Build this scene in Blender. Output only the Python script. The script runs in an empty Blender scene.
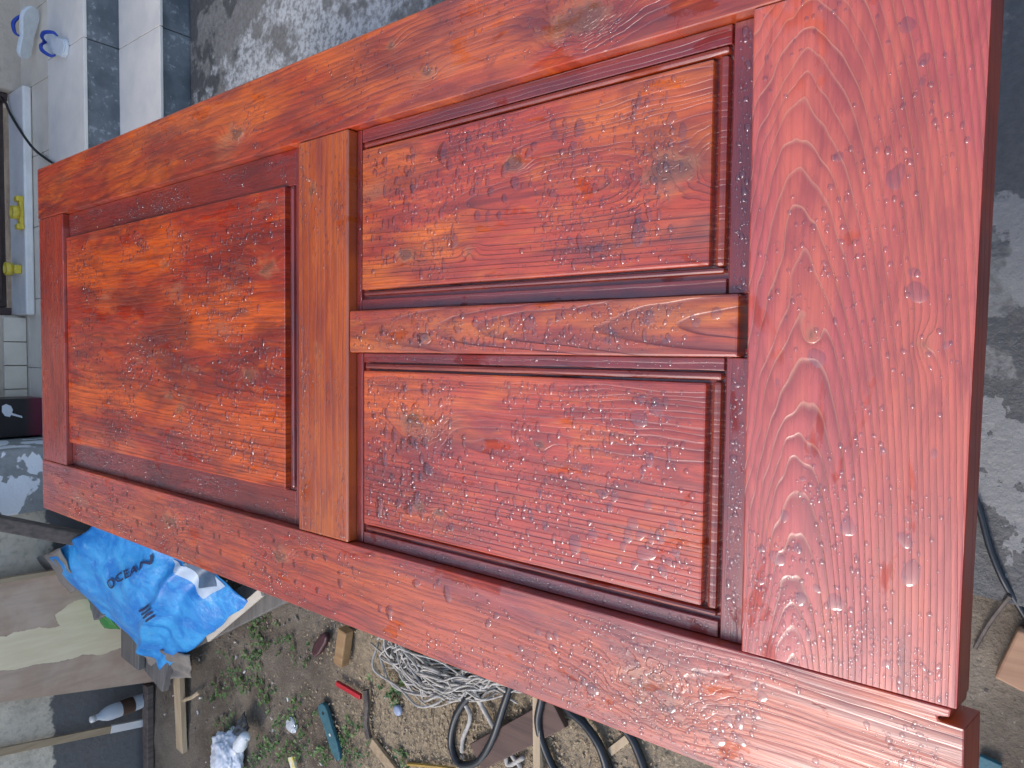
import bpy, bmesh, math, random
from mathutils import Vector, Matrix, noise as mn
R = math.radians
random.seed(7)
sc = bpy.context.scene

# ------------------------------------------------------------------ camera
CW = Vector((-0.02018, -0.04762, 1.46128))
RIGHT = Vector((0.01161607, -0.78620026, -0.61786262))
DOWN = Vector((-0.9989986, -0.03582438, 0.02680321))
FWD = Vector((-0.04320723, 0.61693254, -0.7858291))
FPX = 700.0
cam = bpy.data.cameras.new('camera')
cam.sensor_width = 36
cam.lens = FPX / 1024 * 36
cam.clip_start = 0.02
cam.clip_end = 2000
co = bpy.data.objects.new('camera', cam)
sc.collection.objects.link(co)
co.matrix_world = Matrix(((RIGHT.x, -DOWN.x, -FWD.x, CW.x), (RIGHT.y, -DOWN.y, -FWD.y, CW.y), (RIGHT.z, -DOWN.z, -FWD.z, CW.z), (0, 0, 0, 1)))
sc.camera = co

# ------------------------------------------------------------------ sky, sun, exposure
SUN_EL, SUN_AZ = 50.0, 278.0      # azimuth clockwise from +Y (away from the camera)
w = bpy.data.worlds.new('World')
sc.world = w
w.use_nodes = True
wn = w.node_tree
sky = wn.nodes.new('ShaderNodeTexSky')
sky.sky_type = 'NISHITA'
sky.sun_disc = False
sky.sun_elevation = R(SUN_EL)
sky.sun_rotation = R(SUN_AZ)
sky.air_density = 1.0
sky.dust_density = 2.0
sky.ozone_density = 1.4
wn.links.new(sky.outputs[0], wn.nodes['Background'].inputs[0])
wn.nodes['Background'].inputs[1].default_value = 0.15
sl = bpy.data.lights.new('sun', 'SUN')
sl.energy = 0.65
sl.angle = R(20)
sl.color = (1, 0.96, 0.92)
so = bpy.data.objects.new('sun', sl)
sc.collection.objects.link(so)
sd = Vector((math.sin(R(SUN_AZ)) * math.cos(R(SUN_EL)), math.cos(R(SUN_AZ)) * math.cos(R(SUN_EL)), math.sin(R(SUN_EL))))
so.rotation_euler = sd.to_track_quat('Z', 'Y').to_euler()
so.location = sd * 20
sc.view_settings.view_transform = 'Standard'
sc.view_settings.look = 'None'
sc.view_settings.exposure = 0.97
sc.view_settings.gamma = 1.0
sc.view_settings.use_curve_mapping = False
sc.render.engine = 'CYCLES'
sc.cycles.use_denoising = True
sc.cycles.use_adaptive_sampling = True
sc.cycles.adaptive_threshold = 0.025
sc.cycles.max_bounces = 6


# ------------------------------------------------------------------ helpers
def ray(x, y):
    return (RIGHT * ((x - 512) / FPX) + DOWN * ((y - 384) / FPX) + FWD).normalized()


def G(x, y, z=0.0):
    """surveyed point: photograph pixel on the level z"""
    d = ray(x, y)
    return CW + d * ((z - CW.z) / d.z)


def WY(x, y, Y):
    d = ray(x, y)
    return CW + d * ((Y - CW.y) / d.y)


def fbm(x, y, z=0, o=3):
    return mn.fractal(Vector((x, y, z)), 1.0, 2.0, o)


def tag(o, label=None, cat=None, group=None, kind=None):
    if label: o['label'] = label
    if cat: o['category'] = cat
    if group: o['group'] = group
    if kind or cat: o['kind'] = kind or 'thing'
    return o


def obj(name, bm, m=None, parent=None, smooth=False, recalc=True):
    if recalc:
        bmesh.ops.recalc_face_normals(bm, faces=bm.faces)
    me = bpy.data.meshes.new(name)
    bm.to_mesh(me)
    bm.free()
    if m: me.materials.append(m)
    if smooth:
        me.polygons.foreach_set('use_smooth', [True] * len(me.polygons))
    o = bpy.data.objects.new(name, me)
    sc.collection.objects.link(o)
    if parent: o.parent = parent
    return o


def empty(name, loc=(0, 0, 0)):
    o = bpy.data.objects.new(name, None)
    o.empty_display_size = 0.05
    sc.collection.objects.link(o)
    o.location = loc
    return o


def box_bm(x0, x1, y0, y1, z0, z1, bev=0.0, seg=2, bm=None):
    bm = bm or bmesh.new()
    b2 = bmesh.new()
    vs = [b2.verts.new((x, y, z)) for z in (z0, z1) for y in (y0, y1) for x in (x0, x1)]
    for f in ((0, 2, 3, 1), (4, 5, 7, 6), (0, 1, 5, 4), (2, 6, 7, 3), (0, 4, 6, 2), (1, 3, 7, 5)):
        b2.faces.new([vs[i] for i in f])
    if bev:
        bmesh.ops.bevel(b2, geom=b2.edges[:], offset=bev, segments=seg, affect='EDGES', profile=0.5)
    merge(bm, b2)
    return bm


def merge(bm, b2):
    me = bpy.data.meshes.new('tmp')
    b2.to_mesh(me)
    b2.free()
    bm.from_mesh(me)
    bpy.data.meshes.remove(me)


def prism_bm(pts, z0, z1, bev=0.0):
    """outline in XY, extruded"""
    bm = bmesh.new()
    a = [bm.verts.new((p[0], p[1], z0)) for p in pts]
    b = [bm.verts.new((p[0], p[1], z1)) for p in pts]
    n = len(pts)
    bm.faces.new(a[::-1]); bm.faces.new(b)
    for i in range(n):
        bm.faces.new((a[i], a[(i + 1) % n], b[(i + 1) % n], b[i]))
    if bev:
        bmesh.ops.recalc_face_normals(bm, faces=bm.faces)
        bmesh.ops.bevel(bm, geom=bm.edges[:], offset=bev, segments=2, affect='EDGES', profile=0.5)
    return bm


def catmull(pts, n=8):
    P = [Vector(p) for p in pts]
    P = [P[0] * 2 - P[1]] + P + [P[-1] * 2 - P[-2]]
    out = []
    for i in range(1, len(P) - 2):
        for k in range(n):
            t = k / n
            out.append(0.5 * ((2 * P[i]) + (P[i + 1] - P[i - 1]) * t + (2 * P[i - 1] - 5 * P[i] + 4 * P[i + 1] - P[i + 2]) * t * t + (3 * P[i] - P[i - 1] - 3 * P[i + 1] + P[i + 2]) * t ** 3))
    out.append(P[-2])
    return out


def tube_bm(pts, rad, seg=8, bm=None, n=8, spline=True):
    bm = bm or bmesh.new()
    C = catmull(pts, n) if spline else [Vector(p) for p in pts]
    prev = None
    rings = []
    up = Vector((0, 0, 1))
    for i, p in enumerate(C):
        t = (C[min(i + 1, len(C) - 1)] - C[max(i - 1, 0)]).normalized()
        if i == 0:
            s = t.cross(up)
            if s.length < 0.1: s = t.cross(Vector((1, 0, 0)))
        else:
            s = s - t * s.dot(t)
        s.normalize()
        u = t.cross(s)
        r = rad(i / (len(C) - 1)) if callable(rad) else rad
        rings.append([bm.verts.new(p + (s * math.cos(a) + u * math.sin(a)) * r) for a in [2 * math.pi * k / seg for k in range(seg)]])
    for a, b in zip(rings, rings[1:]):
        for k in range(seg):
            bm.faces.new((a[k], a[(k + 1) % seg], b[(k + 1) % seg], b[k]))
    bm.faces.new(rings[0][::-1]); bm.faces.new(rings[-1])
    return bm


def lathe_bm(prof, seg=20, bm=None):
    bm = bm or bmesh.new()
    rings = [[bm.verts.new((r * math.cos(2 * math.pi * k / seg), r * math.sin(2 * math.pi * k / seg), z)) for k in range(seg)] for r, z in prof]
    for a, b in zip(rings, rings[1:]):
        for k in range(seg):
            bm.faces.new((a[k], a[(k + 1) % seg], b[(k + 1) % seg], b[k]))
    bm.faces.new(rings[0][::-1]); bm.faces.new(rings[-1])
    return bm


def grid_bm(fn, nu, nv):
    bm = bmesh.new()
    V = [[bm.verts.new(fn(i / nu, j / nv)) for j in range(nv + 1)] for i in range(nu + 1)]
    for i in range(nu):
        for j in range(nv):
            bm.faces.new((V[i][j], V[i + 1][j], V[i + 1][j + 1], V[i][j + 1]))
    return bm


def sheet_bm(fn, nu, nv, th):
    """a sheet with thickness th downwards"""
    bm = grid_bm(fn, nu, nv)
    bmesh.ops.recalc_face_normals(bm, faces=bm.faces)
    up = sum((f.normal for f in bm.faces), Vector())
    if up.z < 0:
        bmesh.ops.reverse_faces(bm, faces=bm.faces)
    r = bmesh.ops.solidify(bm, geom=bm.faces[:], thickness=th)
    return bm


# ------------------------------------------------------------------ node expressions
class E:
    def __init__(s, nt, k): s.nt, s.k = nt, k
    def _m(s, op, *o):
        n = s.nt.nodes.new('ShaderNodeMath'); n.operation = op
        for i, v in enumerate((s,) + o):
            if isinstance(v, E): s.nt.links.new(v.k, n.inputs[i])
            else: n.inputs[i].default_value = float(v)
        return E(s.nt, n.outputs[0])
    def __add__(s, o): return s._m('ADD', o)
    __radd__ = __add__
    def __sub__(s, o): return s._m('SUBTRACT', o)
    def __rsub__(s, o): return (s * -1.0) + o
    def __mul__(s, o): return s._m('MULTIPLY', o)
    __rmul__ = __mul__
    def __truediv__(s, o): return s._m('DIVIDE', o)
    def __pow__(s, o): return s._m('POWER', o)
    def sqrt(s): return s._m('SQRT')
    def exp(s): return s._m('EXPONENT')
    def fract(s): return s._m('FRACT')
    def abs(s): return s._m('ABSOLUTE')
    def max(s, o): return s._m('MAXIMUM', o)
    def min(s, o): return s._m('MINIMUM', o)
    def step(s, a, b):
        n = s.nt.nodes.new('ShaderNodeMapRange'); n.interpolation_type = 'SMOOTHSTEP'
        s.nt.links.new(s.k, n.inputs[0])
        n.inputs[1].default_value = a; n.inputs[2].default_value = b
        return E(s.nt, n.outputs[0])


class Mat:
    def __init__(s, name):
        s.m = bpy.data.materials.new(name); s.m.use_nodes = True
        s.nt = s.m.node_tree
        s.b = s.nt.nodes['Principled BSDF']
        tc = s.nt.nodes.new('ShaderNodeTexCoord')
        sp = s.nt.nodes.new('ShaderNodeSeparateXYZ')
        s.nt.links.new(tc.outputs['Object'], sp.inputs[0])
        s.x, s.y, s.z = (E(s.nt, sp.outputs[i]) for i in range(3))
    def vec(s, x, y, z=0.0):
        n = s.nt.nodes.new('ShaderNodeCombineXYZ')
        for i, v in enumerate((x, y, z)):
            if isinstance(v, E): s.nt.links.new(v.k, n.inputs[i])
            else: n.inputs[i].default_value = v
        return n.outputs[0]
    def noise(s, v, scale=1.0, det=3.0, rough=0.55, dist=0.0):
        n = s.nt.nodes.new('ShaderNodeTexNoise')
        s.nt.links.new(v, n.inputs['Vector'])
        n.inputs['Scale'].default_value = scale; n.inputs['Detail'].default_value = det
        n.inputs['Roughness'].default_value = rough; n.inputs['Distortion'].default_value = dist
        return E(s.nt, n.outputs[0])
    def voro(s, v, scale=1.0, feature='F1', rnd=1.0):
        n = s.nt.nodes.new('ShaderNodeTexVoronoi'); n.feature = feature
        s.nt.links.new(v, n.inputs['Vector'])
        n.inputs['Scale'].default_value = scale
        n.inputs['Randomness'].default_value = rnd
        return E(s.nt, n.outputs['Distance'])
    def P(s): return s.vec(s.x, s.y, s.z)
    def mix(s, f, a, b, mode='MIX'):
        n = s.nt.nodes.new('ShaderNodeMix'); n.data_type = 'RGBA'; n.blend_type = mode
        if isinstance(f, E): s.nt.links.new(f.k, n.inputs[0])
        else: n.inputs[0].default_value = f
        for i, c in ((6, a), (7, b)):
            if isinstance(c, E): s.nt.links.new(c.k, n.inputs[i])
            else: n.inputs[i].default_value = (*c, 1)
        return E(s.nt, n.outputs[2])
    def set(s, **k):
        for a, v in k.items():
            i = s.b.inputs[{'color': 'Base Color', 'rough': 'Roughness', 'metal': 'Metallic', 'spec': 'Specular IOR Level', 'coat': 'Coat Weight', 'coatr': 'Coat Roughness', 'trans': 'Transmission Weight', 'ior': 'IOR', 'alpha': 'Alpha', 'sss': 'Subsurface Weight'}[a]]
            if isinstance(v, E): s.nt.links.new(v.k, i)
            elif isinstance(v, tuple): i.default_value = (*v, 1)
            else: i.default_value = v
    def bump(s, h, dist, strength=1.0, coat=None):
        n = s.nt.nodes.new('ShaderNodeBump')
        n.inputs['Strength'].default_value = strength
        n.inputs['Distance'].default_value = dist
        s.nt.links.new(h.k, n.inputs['Height'])
        s.nt.links.new(n.outputs[0], s.b.inputs['Normal'])
        if coat:
            s.nt.links.new(n.outputs[0], s.b.inputs['Coat Normal'])


def simple(name, col, rough=0.6, var=0.25, scale=20.0, bump=0.0, col2=None, **k):
    M = Mat(name)
    n = M.noise(M.P(), scale, 5, 0.6)
    c2 = col2 or tuple(c * (1 - var) for c in col)
    M.set(color=M.mix(n.step(0.3, 0.7), c2, col), rough=rough, **k)
    if bump:
        M.bump(M.noise(M.P(), scale * 4, 4), bump)
    return M.m


def sawn(name, light, dark, axis=1, rough=0.7):
    """plain unpainted timber"""
    M = Mat(name)
    l, a, c = (M.y, M.x, M.z) if axis == 1 else ((M.x, M.y, M.z) if axis == 0 else (M.z, M.x, M.y))
    n = M.noise(M.vec(l * 2.0, a * 60.0, c * 60.0), 1, 4)
    n2 = M.noise(M.vec(l * 4.0, a * 9.0, c * 9.0), 1, 3)
    M.set(color=M.mix((n * 0.6 + n2 * 0.4).step(0.35, 0.65), dark, light), rough=rough)
    M.bump(n, 0.002, 0.6)
    return M.m


def wood(name, axis, ac, d0, s, l0, N, knots=(), light=(.62, .13, .025), dark=(.25, .03, .012), stain=(.2, .022, .016), hot=(.75, .2, .02),
         hotamt=.5, stainamt=.6, ringamt=.75, relief=.0009, seed=0.0, wave=.006, streak=.5, pale=0.0, bare=.6, line=0.0, amin=.2, wetk=1.0, warp=3.0):
    """varnished softwood; the growth rings are cut from a tapering trunk, knots bend them"""
    M = Mat(name)
    l, a = (M.x, M.y) if axis == 0 else (M.y, M.x)
    lo = M.noise(M.vec(l * 2.2, a * 5.0, seed), 1, 1) - 0.5
    lo2 = M.noise(M.vec(l * 8.0, a * 24.0, seed + 3), 1, 2) - 0.5
    d = (l - l0) * s + d0 + lo * 0.035
    aa = a - ac + lo2 * wave
    r = (aa * aa + d * d).sqrt() + lo2 * wave * 0.8
    km = None
    kcore = None
    if knots:
        kw = M.noise(M.vec(l * 38, a * 55, seed + 60), 1, 2) - 0.5
    for (lk, ak, size, A) in knots:
        ql = (l - lk) / (size * 1.7); qa = (a - ak) / size
        q = ql * ql + qa * qa + (lo2 + kw) * 1.3
        e = (q * -1.0).exp()
        r = r + e * A
        core = (q * -2.2).exp()
        halo = (q * -0.45).exp()
        km = halo if km is None else km.max(halo)
        kcore = core if kcore is None else kcore.max(core)
    rn = r * N
    rn = rn + M.noise(M.vec(rn * 0.37, seed, 1.5), 1, 1) * warp       # lean years and fat years
    t = rn.fract()
    late = (t ** 2.5) * (1.0 - t.step(0.9, 1.0))
    amp = M.noise(M.vec(l * 5, rn * 0.8, seed + 8), 1, 2).step(0.3, 0.66) * (1 - amin) + amin
    fine = M.noise(M.vec(l * 14, a * 420, seed + 5), 1, 2)
    mid = M.noise(M.vec(l * 6, a * 75, seed + 6), 1, 3)
    late = late * amp
    col = M.mix(late * ringamt, light, dark)
    # uneven varnish: thick dark coats, thin hot orange places
    b1 = M.noise(M.vec(l * 2.6, a * 9.0, seed + 11), 1, 4, 0.6, 0.4)
    b2 = M.noise(M.vec(l * 3.4, a * 9.0, seed + 17), 1, 4, 0.62, 0.6)
    b3 = M.noise(M.vec(l * 9, a * 38, seed + 23), 1, 4, 0.65, 0.8)
    col = M.mix(b1.step(0.44, 0.62) * hotamt, col, M.mix(late * 0.8, hot, light))
    col = M.mix(b2.step(0.47, 0.66) * stainamt, col, stain)
    col = M.mix(b3.step(0.5, 0.68) * 0.5, col, stain)
    col = M.mix(b3.step(0.47, 0.3) * 0.5, col, hot)
    if pale:
        col = M.mix(M.noise(M.vec(l * 6, a * 15, seed + 31), 1, 4).step(.58, .75) * pale, col, (.5, .22, .11))
    col = M.mix(fine.step(0.35, 0.75) * streak * 0.8, col, M.mix(0.6, col, dark))
    col = M.mix(mid.step(0.48, 0.75) * streak * 0.75, col, dark)
    col = M.mix(late * ringamt * 0.45, col, M.mix(0.5, dark, (.02, .003, .002)))
    if line:
        col = M.mix(t.step(.82, .95) * (1.0 - t.step(.95, 1.0)) * amp * line, col, (.62, .25, .13))
    if km is not None:
        kn = M.noise(M.vec(l * 60, a * 60, seed), 1, 3)
        col = M.mix((km * (kn * 0.9 + 0.25)).step(0.42, 0.95) * 0.6, col, (.5, .22, .09))
        col = M.mix((kcore * (kn + 0.3)).step(0.35, 0.95) * 0.8, col, (.17, .045, .02))
    # patches with the coat turned down reflect less sky; wood looks bare and hot
    wet = M.noise(M.vec(l * 11 * wetk, a * 24 * wetk, seed + 41), 1, 5, 0.62, 0.5)
    film = wet.step(bare, bare + .06) * 0.8
    M.set(color=col, rough=mid * 0.2 + 0.3, spec=0.45 - film * 0.25, coat=1.0 - film * 0.88, coatr=mid * 0.2 + (0.18 - film * 0.12))
    M.b.inputs['Coat IOR'].default_value = 1.78
    h = late * -1.0 + fine * 0.35 + mid * 0.4 + t.step(.8, .95) * 0.5
    M.bump(h - film * 0.25, relief, 0.85, coat=True)
    return M.m


# ------------------------------------------------------------------ the ground
def soil():
    M = Mat('soil')
    n = M.noise(M.P(), 2.2, 5, 0.6)
    n2 = M.noise(M.P(), 35, 5, 0.7)
    n3 = M.noise(M.P(), 130, 3, 0.6)
    col = M.mix(n.step(0.38, 0.62), (.11, .085, .062), (.2, .165, .125))
    col = M.mix(n2.step(0.5, 0.75) * 0.6, col, (.27, .225, .17))
    # sawdust trodden into the yard between the rope and the cable
    dx = (M.x + 1.12) / 0.62; dy = (M.y - 1.15) / 0.75
    m = 1.0 - (dx * dx + dy * dy + (n - 0.5) * 1.6)
    saw = m.step(0.0, 0.5)
    col = M.mix(saw * (n2.step(0.32, 0.6) * 0.6 + 0.3), col, (.37, .29, .19))
    col = M.mix(n3.step(0.58, 0.72) * 0.5, col, (.07, .055, .04))
    col = M.mix(n3.step(0.36, 0.26) * 0.45, col, (.42, .37, .3))
    M.set(color=col, rough=0.9, spec=0.25)
    M.bump(n2 * 0.6 + n3 * 0.35, 0.012)
    return M.m


def concrete():
    M = Mat('concrete')
    n = M.noise(M.P(), 4.0, 6, 0.65, 0.3)
    n2 = M.noise(M.P(), 60, 5, 0.7)
    n3 = M.noise(M.P(), 14, 5, 0.6)
    col = M.mix(n2.step(0.3, 0.7), (.125, .12, .112), (.2, .195, .185))
    # wet dark blotches
    wet = (n + (M.y * -0.9 + 0.3).step(0.0, 0.4) * 0.13).step(0.5, 0.54)
    col = M.mix(wet * 0.75, col, (.045, .046, .047))
    # whitish lime and plaster spills by the steps, worn through in specks
    dx = (M.x - 0.85) / 0.5; dy = (M.y - 1.95) / 0.62
    sp = (n3 - 0.5) * 3.0 + (n - 0.5) * 4.0 + (1.0 - (dx * dx + dy * dy))
    col = M.mix(sp.step(0.0, 0.6) * (n2.step(0.36, 0.6) * 0.6 + 0.25), col, (.5, .51, .51))
    # pale laitance on the slab at the near end
    px = (M.x + 0.22) / 0.25; py = (M.y + 0.02) / 0.2
    p2 = (n - 0.5) * 7 + (n3 - 0.5) * 6 + (0.15 - (px * px + py * py))
    col = M.mix(p2.step(0.0, 0.08) * 0.85, col, (.22, .215, .205))
    ex = (M.x - 0.17) / 0.14; ey = (M.y + 0.02) / 0.2
    p3 = (n3 - 0.5) * 4 + (0.35 - (ex * ex + ey * ey))
    col = M.mix(p3.step(0.0, 0.2) * 0.8, col, (.22, .215, .205))
    M.set(color=col, rough=0.75 - wet * 0.35, spec=0.4)
    M.bump(n2 * 0.5 + n3 * 0.5, 0.006)
    return M.m


m_soil = soil()
m_conc = concrete()


def ground_fn():
    bm = bmesh.new()
    # fine uneven patch in the yard, stitched into a sheet that reaches the horizon
    xs = [-600, -60, -12, -4] + [-2.6 + 0.05 * i for i in range(45)] + [2, 12, 60, 600]
    ys = [-600, -60, -8, -2] + [-0.6 + 0.05 * i for i in range(78)] + [6, 20, 80, 600]
    V = []
    for x in xs:
        row = []
        for y in ys:
            z = 0
            if -2.7 < x < -0.45 and -0.7 < y < 3.3:
                z = 0.012 * fbm(x * 3, y * 3) + 0.006 * fbm(x * 11, y * 11, 4)
            row.append(bm.verts.new((x, y, z - 0.004)))
        V.append(row)
    for i in range(len(xs) - 1):
        for j in range(len(ys) - 1):
            bm.faces.new((V[i][j], V[i + 1][j], V[i + 1][j + 1], V[i][j + 1]))
    return bm


tag(obj('ground', ground_fn(), m_soil, smooth=True), kind='structure')


def slab_edge():
    pts = []
    for i in range(60):
        y = -2.5 + i * (2.735 + 2.5) / 59
        pts.append((-0.435 + 0.02 * fbm(y * 4, 1) + 0.008 * fbm(y * 20, 2), y))
    pts += [(6, 2.735), (6, -2.5)]
    return pts


tag(obj('pavement', prism_bm(slab_edge(), -0.1, 0.022), m_conc), kind='structure')

# ------------------------------------------------------------------ house: steps, walls, doorway
m_tile_w = simple('white_tile', (.8, .74, .665), 0.28, 0.06, 6, col2=(.66, .625, .575))
m_tile_b = simple('beige_tile', (.74, .65, .53), 0.32, 0.08, 9, col2=(.64, .56, .455))
m_grout = simple('grout', (.2, .19, .18), 0.9, 0.3, 30)


def riser_mat():
    M = Mat('worn_dark_paint')
    n = M.noise(M.P(), 45, 5, 0.7)
    n2 = M.noise(M.P(), 6, 4, 0.6)
    col = M.mix(n2.step(.35, .65), (.085, .1, .115), (.17, .19, .205))
    col = M.mix((n + n2 * 0.6 - 0.3).step(0.56, 0.66) * 0.55, col, (.4, .43, .45))
    M.set(color=col, rough=0.6)
    M.bump(n, 0.003)
    return M.m


m_riser = riser_mat()
TX = [2.55, 1.875, 1.23, .585, -0.06, -0.42]
steps = tag(empty('porch_steps', (1.0, 2.745, 0)), 'white tiled porch steps with worn dark blue grey risers beside the door', 'steps')


def child(o, p):
    """parent and keep place (parents here are unrotated)"""
    o.parent = p
    o.matrix_parent_inverse = Matrix.Translation(-p.location)
    return o


child(obj('step_core', box_bm(-.44, 2.56, 2.757, 3.86, -.05, .129), m_grout), steps)
child(obj('step_core', box_bm(-.44, 2.56, 3.105, 3.86, .12, .266), m_grout), steps)
for a, b in zip(TX, TX[1:]):
    g_ = .0018
    for (y0, y1, z0, z1, m, nm) in ((2.735, 3.096, .13, .142, m_tile_w, 'tread_tile'), (3.083, 3.462, .268, .281, m_tile_w, 'tread_tile'),
                                    (2.744, 2.756, -.02, .128, m_riser, 'riser_panel'), (3.092, 3.104, .1415, .266, m_riser, 'riser_panel')):
        child(obj(nm, box_bm(b + g_, a - g_, y0, y1, z0, z1, .002 if 'tile' in nm else .001), m), steps)
BX = [2.46, 2.12, 1.81, 1.485, 1.16, .847, .53, .205, -.11, -.42]
for a, b in zip(BX, BX[1:]):
    for (y0, y1) in ((3.465, 3.738), (3.741, 3.86)):
        child(obj('landing_tile', box_bm(b + .0015, a - .0015, y0, y1, .268, .2805, .0012), m_tile_b), steps)


def wall_mat(name, top, low, zc, edge=.05, peel=None):
    M = Mat(name)
    n = M.noise(M.P(), 7, 5, 0.6)
    n2 = M.noise(M.P(), 45, 4, 0.6)
    zz = M.z + (n - 0.5) * edge * 3 + (n2 - .5) * edge
    col = M.mix(zz.step(zc - 0.008, zc + 0.008), low, M.mix(n.step(.35, .65), tuple(c * .8 for c in top), top))
    col = M.mix(n2.step(.45, .75) * .35, col, tuple(c * .6 for c in low))
    if peel:
        q = M.noise(M.P(), 6.5, 4, 0.5, 0.5) + (n2 - .5) * 0.05
        col = M.mix(q.step(peel[0], peel[0] + 0.015), col, peel[1])
    M.set(color=col, rough=0.65)
    M.bump(n2 * 0.6 + n, 0.005)
    return M.m


m_wall = wall_mat('yard_wall', (.7, .61, .47), (.13, .125, .12), .37)
m_beige = wall_mat('beige_plaster', (.62, .52, .4), (.52, .43, .34), .45, .1)
m_pier = wall_mat('peeling_white', (.3, .31, .31), (.22, .22, .22), .1, .03, (.49, (.74, .76, .79)))
m_brown = simple('brown_door_paint', (.075, .045, .04), 0.5, 0.4, 25)
m_whitep = simple('white_threshold', (.78, .74, .69), 0.35, 0.12, 14)

wl = tag(obj('house_wall', box_bm(-7, -.69, 3.27, 3.5, -.1, 2.9), m_wall), 'pale house wall with dark painted plinth behind the leaning brown board', 'wall')
pier = tag(obj('wall_pier', box_bm(-.69, -.425, 3.235, 3.9, -.1, 2.9, .006), m_pier), 'white peeling painted pier between the porch and the yard wall', 'pier')
wj = tag(empty('entrance_wall', (0, 3.8, .28)), 'beige plastered entrance wall with a doorway above the porch landing', 'wall')
child(obj('plaster_pier', box_bm(-.425, .13, 3.79, 4.1, -.1, 2.9, .008), m_beige), wj)
child(obj('plaster_pier', box_bm(1.16, 6, 3.79, 4.1, -.1, 2.9, .012), m_beige), wj)
child(obj('lintel', box_bm(.13, 1.16, 3.795, 4.1, 2.35, 2.9), m_beige), wj)
for a, b in ((.12, .01), (.006, -.1), (-.104, -.21), (-.214, -.32), (-.324, -.42)):
    child(obj('skirting_tile', box_bm(b, a, 3.772, 3.788, .283, .372, .002), m_tile_b), wj)
child(obj('threshold', box_bm(.132, 1.158, 3.655, 3.85, .2825, .318, .008, 3), m_whitep), wj)
hd = child(obj('door', box_bm(.17, 1.12, 3.87, 3.91, .33, 2.3, .004), m_brown), wj)
child(obj('bottom_board', box_bm(.2, 1.09, 3.853, 3.869, .35, .5, .004), m_brown), hd)
child(obj('door_frame', box_bm(.133, .168, 3.84, 3.93, .32, 2.345, .003), m_brown), hd)
child(obj('door_frame', box_bm(1.122, 1.157, 3.84, 3.93, .32, 2.345, .003), m_brown), hd)
m_roof = simple('unseen_eave', (.16, .12, .09), 0.8, 0.3, 12)
child(obj('unseen_roof', box_bm(-7, 6, 3.1, 5.2, 2.902, 3.0), m_roof), wl)  # out of view, added so reflections at the far end stay dark

# ------------------------------------------------------------------ the varnished door
ZT = .80
door = tag(empty('panel_door', (0, 1.0, ZT - .045)), 'large red brown varnished wooden panel door lying wet with raindrops', 'door')
KN = {}
W0, W1 = -.4295, .4295
A0, A1 = -.305, .304          # inner edges of the stiles
Y0, Y1, Y2, Y3, YE = .19, .779, .9005, 1.8475, 2.0
M0, M1 = -.021, .040          # muntin

m_st_top = wood('varnished_right_stile', 1, .30, .05, .03, 1.0, 150, [(1.083, .352, .024, .03), (.386, .346, .034, .04), (.69, .40, .012, .01), (.62, .345, .012, .012)],
                light=(.47, .052, .012), dark=(.13, .013, .007), stain=(.14, .012, .008), hot=(.76, .15, .01), hotamt=.65, stainamt=.65, seed=1.3, ringamt=.8, relief=.0005, pale=.35, streak=.8)
m_st_bot = wood('varnished_left_stile_sky_tint', 1, -.47, .04, -.035, 1.0, 150, [(1.326, -.358, .022, .03), (.953, -.352, .022, .03), (.275, -.374, .035, .04)],
                light=(.5, .062, .03), dark=(.15, .016, .012), stain=(.18, .018, .013), hot=(.7, .125, .014), hotamt=.65, stainamt=.6, seed=6.1, ringamt=.8, relief=.0006, pale=.35, streak=.8)  # extra blue in the wood colours carries some of the sky reflection
m_near = wood('varnished_bottom_rail_sky_tint', 0, .137, .1, .15, .3, 215, [(-.009, .039, .009, .01), (0.0, .13, .008, .006)],
              light=(.6, .095, .072), dark=(.24, .028, .02), stain=(.3, .036, .03), hot=(.7, .14, .06), hotamt=.6, stainamt=.55, seed=2.7, ringamt=.9, relief=.00045, wave=.014, streak=.6, bare=.57, line=.5, amin=.6, wetk=.7, warp=1.4)  # pinker base colours: the lilac sky reflection is partly painted in
m_mid = wood('varnished_lock_rail', 0, .70, .02, .02, 0, 70, [(.222, .865, .013, .012), (-.018, .855, .008, .006), (.12, .86, .006, .003)],
             light=(.52, .09, .007), dark=(.2, .024, .006), stain=(.24, .024, .009), hot=(.62, .15, .006), hotamt=.65, stainamt=.45, seed=9.2, ringamt=.6, relief=.0004, streak=.7)
m_far = wood('varnished_top_rail', 0, 1.7, .02, .03, 0, 130, light=(.38, .035, .01), dark=(.14, .013, .007), stain=(.15, .013, .008), hot=(.48, .06, .009), hotamt=.5, stainamt=.55, seed=12.5, ringamt=.6, relief=.0004)
m_mun = wood('varnished_muntin', 1, .012, .03, .05, .3, 150, [(.62, .0, .008, .008)], light=(.5, .065, .016), dark=(.15, .015, .008), stain=(.2, .018, .011), hot=(.8, .2, .012), hotamt=.75, stainamt=.55, seed=15.5, ringamt=.9, relief=.0007, pale=.3, streak=.7)
m_p1 = wood('varnished_big_panel', 1, -.05, .05, .03, 1.0, 140, [(1.357, .147, .013, .015), (1.0, .123, .024, .025), (1.341, -.11, .012, .01), (1.3, -.135, .013, .008), (1.055, -.062, .018, .02)],
            light=(.44, .032, .006), dark=(.12, .009, .004), stain=(.12, .008, .005), hot=(.8, .12, .003), hotamt=.9, stainamt=.62, seed=20.1, ringamt=.75, relief=.00045, pale=.5, wave=.012, streak=.85)
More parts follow.
